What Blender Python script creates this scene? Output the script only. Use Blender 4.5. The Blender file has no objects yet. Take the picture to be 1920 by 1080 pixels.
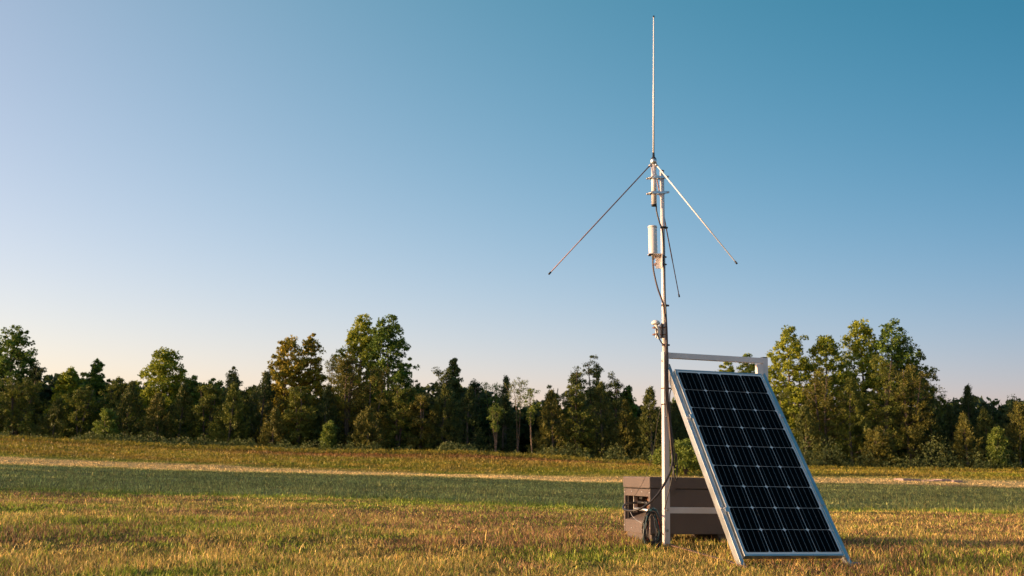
import bpy, bmesh, math, random
import numpy as np
from mathutils import Vector, Matrix
C = bpy.context.scene.collection
rng = np.random.default_rng(7)
R = math.radians

# ------------------------------------------------------------ camera model
F, TILT, ROLL, HCAM = 1939.2, 0.1782, 0.0200, 0.45
def unproj(px, py, Y):
    """world point at forward distance Y that is seen at photo pixel (px, py)"""
    a, b = px - 960.0, 540.0 - py
    c, s = math.cos(ROLL), math.sin(ROLL)
    u = a * c - b * s; v = a * s + b * c
    d = Vector((u, F * math.cos(TILT) - v * math.sin(TILT), F * math.sin(TILT) + v * math.cos(TILT)))
    return Vector((0, 0, HCAM)) + d * (Y / d.y)

cam_d = bpy.data.cameras.new('camera'); cam = bpy.data.objects.new('camera', cam_d); C.objects.link(cam)
cam_d.sensor_width = 36; cam_d.lens = F / 1920 * 36
cam_d.clip_start = 0.05; cam_d.clip_end = 6000
cam.matrix_world = Matrix.Translation((0, 0, HCAM)) @ Matrix.Rotation(math.pi/2 + TILT, 4, 'X') @ Matrix.Rotation(ROLL, 4, 'Z')
cam_d.dof.use_dof = True; cam_d.dof.focus_distance = 7.3; cam_d.dof.aperture_fstop = 5.6
bpy.context.scene.camera = cam

# ------------------------------------------------------------ light
SUN_EL, SUN_S = R(7.6), 0.11            # light travels (+1, SUN_S) on plan
L = Vector((1, SUN_S, 0)).normalized() * math.cos(SUN_EL) - Vector((0, 0, math.sin(SUN_EL)))
sd = bpy.data.lights.new('sun', 'SUN'); sun = bpy.data.objects.new('sun', sd); C.objects.link(sun)
sd.energy = 3.5; sd.angle = R(0.5); sd.color = (1.0, 0.66, 0.37)
sun.rotation_euler = L.to_track_quat('-Z', 'Y').to_euler(); sun.location = (-20, 0, 15)

w = bpy.data.worlds.new('World'); bpy.context.scene.world = w; w.use_nodes = True
nt = w.node_tree; nt.nodes.clear()
SKYFIT = ((.61, -.24, -2.25, -1.35, -5.0), (.035, -.57, -.08, -1.1, -.72), (.095, -.31, -.43, -.956, -.913))
sky = nt.nodes.new('ShaderNodeTexSky'); sky.sky_type = 'NISHITA'; sky.sun_disc = False
sky.sun_elevation = SUN_EL; sky.sun_rotation = math.atan2(-L.x, -L.y)
sky.air_density = 1.0; sky.dust_density = 1.2; sky.ozone_density = 2.2
# colour grade of the whole sky dome by direction (warmer toward the sun, deeper teal away from it)
tcw = nt.nodes.new('ShaderNodeTexCoord'); sx = nt.nodes.new('ShaderNodeSeparateXYZ'); nt.links.new(tcw.outputs['Generated'], sx.inputs[0])
def wclamp(sock, lo, hi):
    c_ = nt.nodes.new('ShaderNodeClamp'); c_.inputs['Min'].default_value = lo; c_.inputs['Max'].default_value = hi; nt.links.new(sock, c_.inputs['Value']); return c_.outputs[0]
def wmath(op, a_, b_):
    m_ = nt.nodes.new('ShaderNodeMath'); m_.operation = op
    for i_, q_ in enumerate((a_, b_)):
        if isinstance(q_, (int, float)): m_.inputs[i_].default_value = q_
        else: nt.links.new(q_, m_.inputs[i_])
    return m_.outputs[0]
gx_ = wclamp(sx.outputs['X'], -.5, .5); gz_ = wclamp(sx.outputs['Z'], 0, .46); cmb = nt.nodes.new('ShaderNodeCombineXYZ')
for ch_, (k0, k1, k2, k3, k4) in enumerate(SKYFIT):
    e_ = wmath('ADD', wmath('ADD', k0, wmath('MULTIPLY', gx_, k1)), wmath('MULTIPLY', gz_, k2))
    e_ = wmath('ADD', e_, wmath('MULTIPLY', wmath('MULTIPLY', gx_, gx_), k3)); e_ = wmath('ADD', e_, wmath('MULTIPLY', wmath('MULTIPLY', gx_, gz_), k4))
    nt.links.new(wmath('POWER', 2.718282, e_), cmb.inputs[ch_])
hs = nt.nodes.new('ShaderNodeVectorMath'); hs.operation = 'MULTIPLY'; nt.links.new(cmb.outputs[0], hs.inputs[1])
bg = nt.nodes.new('ShaderNodeBackground'); bg.inputs['Strength'].default_value = 0.15
wo = nt.nodes.new('ShaderNodeOutputWorld')
nt.links.new(sky.outputs[0], hs.inputs[0]); nt.links.new(hs.outputs[0], bg.inputs['Color']); nt.links.new(bg.outputs[0], wo.inputs[0])
vs = bpy.context.scene.view_settings
vs.view_transform = 'Standard'; vs.look = 'None'; vs.gamma = 1; vs.exposure = 1.0; vs.use_curve_mapping = False

# ------------------------------------------------------------ materials
def pmat(name, col, rough=0.5, metal=0.0, noise=0.0, nscale=20, bump=0.0, bscale=200, spec=0.5, coat=0.0, col2=None):
    m = bpy.data.materials.new(name); m.use_nodes = True
    t = m.node_tree; p = t.nodes['Principled BSDF']
    p.inputs['Base Color'].default_value = (*col, 1); p.inputs['Roughness'].default_value = rough
    p.inputs['Metallic'].default_value = metal; p.inputs['Specular IOR Level'].default_value = spec
    p.inputs['Coat Weight'].default_value = coat
    tc = t.nodes.new('ShaderNodeTexCoord')
    if noise or col2:
        n = t.nodes.new('ShaderNodeTexNoise'); n.inputs['Scale'].default_value = nscale; n.inputs['Detail'].default_value = 6
        t.links.new(tc.outputs['Object'], n.inputs['Vector'])
        r = t.nodes.new('ShaderNodeValToRGB'); r.color_ramp.elements[0].position = .3; r.color_ramp.elements[1].position = .7
        c2 = col2 if col2 else tuple(min(1, c * (1 + noise)) for c in col)
        c1 = col if col2 else tuple(c * (1 - noise) for c in col)
        r.color_ramp.elements[0].color = (*c1, 1); r.color_ramp.elements[1].color = (*c2, 1)
        t.links.new(n.outputs['Fac'], r.inputs['Fac']); t.links.new(r.outputs['Color'], p.inputs['Base Color'])
        mr = t.nodes.new('ShaderNodeMapRange'); mr.inputs['To Min'].default_value = max(.02, rough - .12); mr.inputs['To Max'].default_value = min(1, rough + .12)
        t.links.new(n.outputs['Fac'], mr.inputs['Value']); t.links.new(mr.outputs[0], p.inputs['Roughness'])
    if bump:
        n2 = t.nodes.new('ShaderNodeTexNoise'); n2.inputs['Scale'].default_value = bscale; n2.inputs['Detail'].default_value = 4
        t.links.new(tc.outputs['Object'], n2.inputs['Vector'])
        b = t.nodes.new('ShaderNodeBump'); b.inputs['Strength'].default_value = bump; b.inputs['Distance'].default_value = .004
        t.links.new(n2.outputs['Fac'], b.inputs['Height']); t.links.new(b.outputs[0], p.inputs['Normal'])
    return m

M = dict(
    alu=pmat('brushed_aluminium', (.62, .66, .68), .40, .92, noise=.08, nscale=6),
    tube=pmat('painted_aluminium', (.76, .71, .69), .5, .15, noise=.08, nscale=5),
    steel=pmat('zinc_steel', (.52, .50, .48), .4, .8, noise=.2, nscale=60),
    brown_rod=pmat('dark_brown_rod', (.23, .13, .10), .5, .5, noise=.2, nscale=20),  # on two radials this brown is painted shade; u-bolts share the colour
    white=pmat('white_radome_plastic', (.78, .75, .70), .4, noise=.05, nscale=12),
    whip=pmat('white_fibreglass', (.82, .80, .78), .5),
    black=pmat('black_rubber', (.018, .018, .020), .5, noise=.2, nscale=40),
    cable=pmat('dark_cable_jacket', (.028, .024, .022), .42, noise=.25, nscale=25),
    brown=pmat('weathered_brown_cable', (.075, .042, .030), .5, noise=.25, nscale=25),
    teal=pmat('blue_green_cable_jacket', (.035, .10, .115), .4, noise=.2, nscale=30),
    grey=pmat('grey_wire', (.30, .30, .30), .45, noise=.2, nscale=30),
    red=pmat('red_wire', (.20, .035, .03), .45, noise=.2, nscale=30),
    chest=pmat('taupe_chest_plastic', (.130, .104, .091), .62, noise=.08, nscale=9, bump=.5, bscale=180, spec=.35),
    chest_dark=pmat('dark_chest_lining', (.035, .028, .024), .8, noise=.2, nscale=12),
    inner=pmat('rust_tan_inner_plate', (.27, .145, .10), .6, noise=.2, nscale=14),
    back=pmat('panel_backsheet', (.62, .68, .70), .35, noise=.03, nscale=10, coat=.3),
    cell=pmat('silicon_cell', (.0012, .0018, .0028), .35, noise=.15, nscale=8, spec=.03),
    bus=pmat('busbar_ribbon', (.13, .17, .19), .5, .2),
    slab=pmat('pink_grey_concrete', (.36, .25, .22), .9, noise=.25, nscale=3, bump=.5, bscale=30),
    bark=pmat('tree_bark', (.13, .095, .070), .9, noise=.35, nscale=9, bump=.6, bscale=25),
    palebark=pmat('pale_sapling_bark', (.17, .12, .085), .85, noise=.3, nscale=9),
)
def leafmat(name, trans, rough=.6, spec=.3):
    m = bpy.data.materials.new(name); m.use_nodes = True; t = m.node_tree
    p = t.nodes['Principled BSDF']; a = t.nodes.new('ShaderNodeAttribute'); a.attribute_name = 'Col'
    p.inputs['Roughness'].default_value = rough; p.inputs['Specular IOR Level'].default_value = spec
    t.links.new(a.outputs['Color'], p.inputs['Base Color'])
    tr = t.nodes.new('ShaderNodeBsdfTranslucent'); t.links.new(a.outputs['Color'], tr.inputs['Color'])
    mx = t.nodes.new('ShaderNodeMixShader'); mx.inputs[0].default_value = trans
    o = t.nodes['Material Output']
    t.links.new(p.outputs[0], mx.inputs[1]); t.links.new(tr.outputs[0], mx.inputs[2]); t.links.new(mx.outputs[0], o.inputs[0])
    return m
M['leaf'] = leafmat('leaf_foliage', .30); M['needle'] = leafmat('cedar_foliage', .12); M['grass'] = leafmat('grass_blades', .35, .55, .35)

# ------------------------------------------------------------ helpers
def tag(o, label=None, cat=None, group=None, kind=None):
    if label: o['label'] = label
    if cat: o['category'] = cat
    if group: o['group'] = group
    if kind: o['kind'] = kind
    return o
def thing(name, loc, label, cat, group=None):
    o = bpy.data.objects.new(name, None); C.objects.link(o); o.location = loc; o.empty_display_size = .1
    bpy.context.view_layer.update()
    return tag(o, label, cat, group)
def root_loc(o):
    v = Vector((0, 0, 0))
    while o: v = v + o.location; o = o.parent
    return v
class MB:
    """collects shapes in world coordinates, then links them as one mesh object"""
    def __init__(s): s.bm = bmesh.new(); s.mi = 0
    def face(s, vs, smooth=False):
        try: f = s.bm.faces.new(vs)
        except ValueError: return None
        f.smooth = smooth; f.material_index = s.mi; return f
    def box(s, o, ax, ay, az, bev=0.0):
        """o = corner, ax/ay/az = edge vectors"""
        o, ax, ay, az = map(Vector, (o, ax, ay, az)); vs = []
        for k in (0, 1):
            for j in (0, 1):
                for i in (0, 1): vs.append(s.bm.verts.new(o + ax*i + ay*j + az*k))
        fs = [s.face([vs[i] for i in q]) for q in ((0,2,3,1),(4,5,7,6),(0,1,5,4),(2,6,7,3),(0,4,6,2),(1,3,7,5))]
        if bev:
            es = set(e for f in fs for e in f.edges)
            r = bmesh.ops.bevel(s.bm, geom=list(es), offset=bev, segments=2, affect='EDGES', profile=.6)
            for f in r['faces']: f.material_index = s.mi
        return s
    def tube(s, pts, r, n=10, cap=True, smooth=True):
        pts = [Vector(p) for p in pts]; rs = r if hasattr(r, '__len__') else [r]*len(pts)
        rings = []; up = None
        for i, p in enumerate(pts):
            d = (pts[min(i+1, len(pts)-1)] - pts[max(i-1, 0)]).normalized()
            if up is None:
                up = Vector((0,0,1)) if abs(d.z) < .9 else Vector((1,0,0))
            x = (up - d*up.dot(d)).normalized(); up = x; y = d.cross(x)
            rings.append([s.bm.verts.new(p + (x*math.cos(2*math.pi*k/n) + y*math.sin(2*math.pi*k/n))*rs[i]) for k in range(n)])
        for a, b in zip(rings, rings[1:]):
            for k in range(n): s.face((a[k], a[(k+1)%n], b[(k+1)%n], b[k]), smooth)
        if cap: s.face(rings[0][::-1]); s.face(rings[-1])
        return s
    def lathe(s, base, axis, prof, n=20):
        """prof = list of (distance along axis, radius)"""
        axis = Vector(axis).normalized(); base = Vector(base)
        x = (Vector((1,0,0)) if abs(axis.x) < .9 else Vector((0,1,0))); x = (x - axis*x.dot(axis)).normalized(); y = axis.cross(x)
        rings = []
        for h, r in prof:
            rings.append([s.bm.verts.new(base + axis*h + (x*math.cos(2*math.pi*k/n) + y*math.sin(2*math.pi*k/n))*max(r, 1e-5)) for k in range(n)])
        for (a, b), (p0, p1) in zip(zip(rings, rings[1:]), zip(prof, prof[1:])):
            sm = abs(p1[0]-p0[0]) > 1e-6
            for k in range(n): s.face((a[k], a[(k+1)%n], b[(k+1)%n], b[k]), sm)
        s.face(rings[0][::-1]); s.face(rings[-1]); return s
    def build(s, name, mats, parent=None, loc=None):
        me = bpy.data.meshes.new(name); base = root_loc(parent) if parent else Vector(loc or (0,0,0))
        bmesh.ops.recalc_face_normals(s.bm, faces=s.bm.faces[:])
        for v in s.bm.verts: v.co -= base
        s.bm.to_mesh(me); s.bm.free()
        for m in (mats if isinstance(mats, (list, tuple)) else [mats]): me.materials.append(m)
        o = bpy.data.objects.new(name, me); C.objects.link(o)
        if parent: o.parent = parent
        else: o.location = base
        return o
def smooth_path(pts, k=8):
    pts = [Vector(p) for p in pts]; P = [pts[0]*2 - pts[1]] + pts + [pts[-1]*2 - pts[-2]]; out = []
    for i in range(1, len(P)-2):
        p0, p1, p2, p3 = P[i-1:i+3]
        for j in range(k):
            t = j/k
            out.append(.5*((2*p1) + (p2-p0)*t + (2*p0-5*p1+4*p2-p3)*t*t + (3*p1-p0-3*p2+p3)*t**3))
    out.append(pts[-1]); return out

def np_mesh(name, verts, faces_n, nverts_per, cols, mat):
    """big mesh out of numpy: faces are consecutive groups of vertices"""
    me = bpy.data.meshes.new(name); nv = len(verts)
    me.vertices.add(nv); me.vertices.foreach_set('co', verts.astype(np.float32).ravel())
    nf = faces_n; me.loops.add(nf*nverts_per); me.polygons.add(nf)
    me.loops.foreach_set('vertex_index', np.arange(nf*nverts_per, dtype=np.int32))
    me.polygons.foreach_set('loop_start', np.arange(0, nf*nverts_per, nverts_per, dtype=np.int32))
    at = me.color_attributes.new('Col', 'FLOAT_COLOR', 'POINT')
    c4 = np.ones((nv, 4), np.float32); c4[:, :3] = cols; at.data.foreach_set('color', c4.ravel())
    me.materials.append(mat); me.update(calc_edges=True); me.validate()
    return me

# value noise
_nz = np.random.default_rng(3).random((256, 256))
def vnoise(x, y, sc):
    x = x/sc + 57.3; y = y/sc + 91.7
    xi = np.floor(x).astype(int); yi = np.floor(y).astype(int); fx = x-xi; fy = y-yi
    fx = fx*fx*(3-2*fx); fy = fy*fy*(3-2*fy)
    g = lambda a, b: _nz[a % 256, b % 256]
    return (g(xi,yi)*(1-fx)+g(xi+1,yi)*fx)*(1-fy) + (g(xi,yi+1)*(1-fx)+g(xi+1,yi+1)*fx)*fy
def fbm(x, y, sc): return .5*vnoise(x, y, sc) + .3*vnoise(x+31, y+17, sc*.45) + .2*vnoise(x-11, y+5, sc*.2)

# ------------------------------------------------------------ terrain
UK = [-1500, 0, 300, 600, 900, 1150, 1300, 1600, 1900, 3400]
KD = [5.0, 6.2, 7.2, 10, 15, 43, 47, 52, 60, 64, 90, 3000]
def zr(D, vals): return vals
Z15 = [.07, .07, .063, .056, .02, -.006, -.006, .017, .04, .04]
Z43 = [.50, .47, .38, .34, .27, .20, .22, .38, .31, .31]
Z47 = [.80, .77, .65, .47, .38, .44, .52, .62, .62, .62]
Z52 = [1.26, 1.18, 1.0, .86, .90, .88, .88, .92, .95, .95]
Z60 = [z_ - .34 for z_ in (2.25, 2.2, 1.90, 1.72, 1.82, 1.50, 1.42, 1.32, 1.42, 1.42)]
Z64 = [z_ - .38 for z_ in (2.4, 2.35, 2.05, 1.85, 1.95, 1.62, 1.55, 1.46, 1.55, 1.55)]
ZT = np.array([[-.085]*10, [-.060]*10, [0]*10, [0]*10, Z15, Z43, Z47, Z52, Z60, Z64, [z+.3 for z in Z64], [3]*10])
def terrain(X, Y):
    X = np.asarray(X, float); Y = np.asarray(Y, float); shp = np.broadcast(X, Y).shape
    X = np.broadcast_to(X, shp).ravel(); Y = np.broadcast_to(Y, shp).ravel()
    Yc = np.maximum(Y, 3.0); U = np.clip(960 + X/Yc*F, UK[0], UK[-1])
    cols = np.array([np.interp(U, UK, row) for row in ZT])
    i = np.clip(np.searchsorted(KD, Yc) - 1, 0, len(KD)-2)
    kd = np.array(KD, float); t = np.clip((Yc - kd[i])/(kd[i+1]-kd[i]), 0, 1)
    idx = np.arange(len(U)); z = cols[i, idx]*(1-t) + cols[i+1, idx]*t
    amp = np.clip((Yc-8)/30, 0, 1)
    z = z + (fbm(X, Y, 3.0)-.5)*.10*amp + (fbm(X, Y, .9)-.5)*.045*np.clip((Y-4.5)/3, .3, 1)
    return z.reshape(shp)
ys = np.concatenate([np.linspace(-40, 3, 12), np.arange(3.3, 20, .12), np.arange(20, 70, .6), np.geomspace(71, 3000, 40)])
ss = np.concatenate([-np.geomspace(.6, 40, 22)[::-1], np.linspace(-.58, .58, 110), np.geomspace(.6, 40, 22)])
gx = ss[None, :]*np.maximum(ys, 6)[:, None]; gy = np.repeat(ys[:, None], len(ss), 1)
gz = terrain(gx, gy)
me = bpy.data.meshes.new('field'); nY, nX = gx.shape
fc = []
for j in range(nY-1):
    for i in range(nX-1): a = j*nX+i; fc.append((a, a+1, a+nX+1, a+nX))
me.from_pydata(np.stack([gx.ravel(), gy.ravel(), gz.ravel()], 1).tolist(), [], fc)
me.polygons.foreach_set('use_smooth', [True]*len(me.polygons))
# colours of the sward: straw, olive, red-brown weeds, pale strip
STRAW = np.array([.66, .455, .135]); GREEN = np.array([.27, .345, .028]); LUSH = np.array([.425, .385, .125]); ROSE = np.array([.40, .205, .105]); PALE = np.array([.78, .58, .25])
def ss_(x, a, b): t = np.clip((x-a)/(b-a), 0, 1); return t*t*(3-2*t)
def sward(X, Y, mixr=None):
    """plant cover colour at a place; mixr = random per blade"""
    U = 960 + X/np.maximum(Y, 3)*F
    n1 = fbm(X, Y*1.0, 3.2); n2 = fbm(X+40, Y-9, 1.1); n3 = fbm(X-70, Y+33, 6.0)
    g = .08 + .90*ss_(n1*.35+n2*.35+fbm(X+7, Y*1.3, .45)*.3, .41, .57)
    g = np.clip(.12 + g*(1.08 - .45*ss_(U, 800, 1500)), 0, 1)
    g = np.where(Y > 15, .80 + .2*n2, g)                  # mown grass strip is greener
    r = ss_(n3*.3+n2*.4+fbm(X-5, Y+2, .6)*.3, .47, .62)*.62
    emb = ss_(Y, 45.5, 48); top = ss_(Y, 54, 59)*ss_(n1*.6+n3*.4, .25, .5)*(.25+.75*ss_(U, 300, 620))
    strip = ss_(Y, 40.5, 42.5)*(1-ss_(Y, 46, 47.5))
    if mixr is not None:
        g = np.where(mixr[0] < g, .92, .06); r = np.where(mixr[1] < r, .9, 0)
    g = np.where(Y > 47, .34 + .56*ss_(.6*fbm(X*.3, Y*1.4, 2.0)+.4*n2, .34, .62), g)
    c = STRAW*(1-g[:, None]) + GREEN*g[:, None]
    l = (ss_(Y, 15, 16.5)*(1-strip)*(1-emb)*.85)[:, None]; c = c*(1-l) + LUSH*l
    rr = (r*(1-ss_(Y, 14, 16)))[:, None]; c = c*(1-rr) + ROSE*rr
    c = c*(1-strip[:, None]) + (PALE*(.75+.5*n2[:, None]))*strip[:, None]
    rt = (top*.85 + emb*.10)[:, None]; c = c*(1-rt) + ROSE*rt
    bk = ss_(Y, 46.5, 49)[:, None]; c = c*(1-bk) + c*np.array([.80, .76, .46])*bk
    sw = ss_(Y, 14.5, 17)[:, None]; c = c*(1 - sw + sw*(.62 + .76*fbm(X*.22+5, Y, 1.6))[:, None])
    return c
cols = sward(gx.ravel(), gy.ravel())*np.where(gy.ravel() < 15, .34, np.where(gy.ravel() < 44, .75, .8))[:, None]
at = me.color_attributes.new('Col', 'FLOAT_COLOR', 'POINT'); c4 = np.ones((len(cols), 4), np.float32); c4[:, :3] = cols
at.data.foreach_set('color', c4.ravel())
gm = bpy.data.materials.new('turf_soil'); gm.use_nodes = True; t = gm.node_tree; p = t.nodes['Principled BSDF']
a = t.nodes.new('ShaderNodeAttribute'); a.attribute_name = 'Col'; tc = t.nodes.new('ShaderNodeTexCoord')
n = t.nodes.new('ShaderNodeTexNoise'); n.inputs['Scale'].default_value = 9; n.inputs['Detail'].default_value = 8; n.inputs['Roughness'].default_value = .7
mm = t.nodes.new('ShaderNodeMix'); mm.data_type = 'RGBA'; mm.blend_type = 'MULTIPLY'; mm.inputs[0].default_value = 1
rp = t.nodes.new('ShaderNodeValToRGB'); rp.color_ramp.elements[0].position = .3; rp.color_ramp.elements[0].color = (.45, .42, .40, 1); rp.color_ramp.elements[1].position = .7; rp.color_ramp.elements[1].color = (1.35, 1.3, 1.2, 1)
t.links.new(tc.outputs['Object'], n.inputs['Vector']); t.links.new(n.outputs['Fac'], rp.inputs['Fac'])
t.links.new(a.outputs['Color'], mm.inputs[6]); t.links.new(rp.outputs[0], mm.inputs[7]); t.links.new(mm.outputs[2], p.inputs['Base Color'])
b = t.nodes.new('ShaderNodeBump'); b.inputs['Strength'].default_value = 1; b.inputs['Distance'].default_value = .05
t.links.new(n.outputs['Fac'], b.inputs['Height']); t.links.new(b.outputs[0], p.inputs['Normal'])
p.inputs['Roughness'].default_value = .95; p.inputs['Specular IOR Level'].default_value = .1
me.materials.append(gm)
fld = bpy.data.objects.new('field', me); C.objects.link(fld); tag(fld, kind='structure')

# ------------------------------------------------------------ grass blades (stuff)
def blades(name, y0, y1, nb, spread, hmin, hmax, wid, label, seed, seg2=False, hfun=None, sig=.55):
    g = np.random.default_rng(seed)
    Y = np.exp(g.uniform(math.log(y0), math.log(y1), nb)); X = g.uniform(-1, 1, nb)*spread*Y
    # tufts: pull blades toward tuft centres
    nt_ = nb//9; ti = g.integers(0, nt_, nb); tufted = g.random(nb) < .6
    TX = X[:nt_][ti] + g.normal(0, .011, nb)*(1+Y[:nt_][ti]*.1); TY = Y[:nt_][ti] + g.normal(0, .011, nb)*(1+Y[:nt_][ti]*.1)
    X = np.where(tufted, TX, X); Y = np.clip(np.where(tufted, TY, Y), y0, y1)
    tall = fbm(X+9, Y+3, .55)
    keep = g.random(nb) < np.clip(.45 + 1.1*tall, 0, 1); X = X[keep]; Y = Y[keep]; tall = tall[keep]; nb = len(X)
    Z = terrain(X, Y) - .004
    H = (hmin + (hmax-hmin)*g.random(nb)**1.6)*np.clip(.25+1.5*tall, .3, 1.5)
    H = np.where(g.random(nb) < .012, H + hmax*.9, H)
    if hfun is not None: H = H*hfun(X, Y)
    az = g.uniform(0, 2*math.pi, nb); lean = np.abs(g.normal(0, .62, nb)); W = wid(Y)*g.uniform(.6, 1.4, nb)
    d = np.stack([np.cos(az)*np.sin(lean), np.sin(az)*np.sin(lean), np.cos(lean)], 1)
    wa = g.uniform(0, math.pi, nb); wv = np.stack([np.cos(wa), np.sin(wa), np.zeros(nb)], 1)*W[:, None]*.5
    B = np.stack([X, Y, Z], 1); c = sward(X, Y, (g.random(nb), g.random(nb)))
    c = c*np.clip(g.lognormal(-.14, sig, nb), .2, 2.0)[:, None]*(.55+.9*fbm(X+3, Y*1.2, .35))[:, None]*np.array([1, g.normal(1, .03), 1])
    if seg2:
        bend = d + np.stack([np.cos(az), np.sin(az), -.25+0*az], 1)*g.uniform(.05, .75, nb)[:, None]
        mid = B + d*(H*.55)[:, None]; tip = mid + bend*(H*.45)[:, None]
        V = np.stack([B-wv, B+wv, mid+wv*.75, mid-wv*.75, mid-wv*.75, mid+wv*.75, tip, tip], 1)  # quad + quad(degenerate)
        V = np.stack([B-wv, B+wv, mid+wv*.8, B-wv, mid+wv*.8, mid-wv*.8, mid-wv*.8, mid+wv*.8, tip], 1)
        vcol = np.repeat(c[:, None, :], 9, 1)
        V = V.reshape(-1, 3); vcol = vcol.reshape(-1, 3); nf = nb*3
    else:
        tip = B + d*H[:, None]
        V = np.stack([B-wv, B+wv, tip], 1).reshape(-1, 3); vcol = np.repeat(c[:, None, :], 3, 1).reshape(-1, 3); nf = nb
    me = np_mesh(name, V, nf, 3, vcol, M['grass']); o = bpy.data.objects.new(name, me); C.objects.link(o)
    tag(o, label, 'grass', kind='stuff'); return o
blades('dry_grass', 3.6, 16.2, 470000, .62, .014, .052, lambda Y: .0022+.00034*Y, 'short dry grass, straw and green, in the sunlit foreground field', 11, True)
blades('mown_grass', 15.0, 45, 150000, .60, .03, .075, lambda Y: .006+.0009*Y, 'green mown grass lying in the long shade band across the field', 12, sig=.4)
blades('bank_grass', 40.5, 62, 230000, .60, .04, .15, lambda Y: .010+.0008*Y, 'rough sunlit grass on the low bank below the trees', 13, hfun=lambda X, Y: .35+.65*ss_(Y, 46.5, 50), sig=.28)

# ------------------------------------------------------------ trees
def frames(d, g):
    d = d/np.maximum(np.linalg.norm(d, axis=1, keepdims=True), 1e-6)
    r = g.normal(size=d.shape); r -= d*(r*d).sum(1, keepdims=True); r /= np.linalg.norm(r, axis=1, keepdims=True)
    return d, r
def leaf_cards(cen, dirs, ln, wd, cols, g):
    d, r = frames(dirs, g); n = len(cen); ln = ln*g.uniform(.6, 1.3, n); wd = wd*g.uniform(.6, 1.3, n)
    a = cen - d*(ln*.5)[:, None]; c = cen + d*(ln*.5)[:, None]
    m = cen + d*(ln*.05)[:, None]; b = m + r*(wd*.5)[:, None]; e = m - r*(wd*.5)[:, None]
    V = np.stack([a, b, c, e], 1).reshape(-1, 3)
    return V, np.repeat(cols[:, None, :], 4, 1).reshape(-1, 3)
def crown_profile(kind, t):
    if kind == 'tall': return np.interp(t, [0, .12, .35, .6, .8, .92, 1], [1.35, 1.4, 1.3, 1.05, .75, .50, .16])
    if kind == 'scrub': return np.interp(t, [0, .1, .35, .6, .85, 1], [.75, .95, 1, .85, .5, .12])
    if kind == 'cedar': return np.interp(t, [0, .08, .3, .6, .85, 1], [.85, 1, .95, .62, .28, .03])
    if kind == 'sapling': return np.interp(t, [0, .3, .5, .8, 1], [.06, .2, .8, .85, .15])
    return np.interp(t, [0, .2, .6, .85, 1], [.9, 1, 1, .8, .4])
PAL = dict(
    yellow=([.34, .36, .030], [.105, .140, .018]), orange=([.37, .29, .032], [.150, .145, .020]), green=([.150, .220, .028], [.050, .090, .018]),
    olive=([.190, .205, .028], [.062, .078, .015]), cedar=([.130, .142, .024], [.038, .052, .013]), dark=([.068, .095, .022], [.026, .040, .013]),
    rust=([.180, .165, .026], [.060, .066, .014]), grey=([.170, .195, .056], [.055, .075, .024]), light=([.220, .270, .040], [.09, .125, .024]))
PAL = {k_: tuple(np.array(v_)*m_ for v_, m_ in zip(p_, (1.22, 1.35))) for k_, p_ in PAL.items()}
TREES = []
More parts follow.
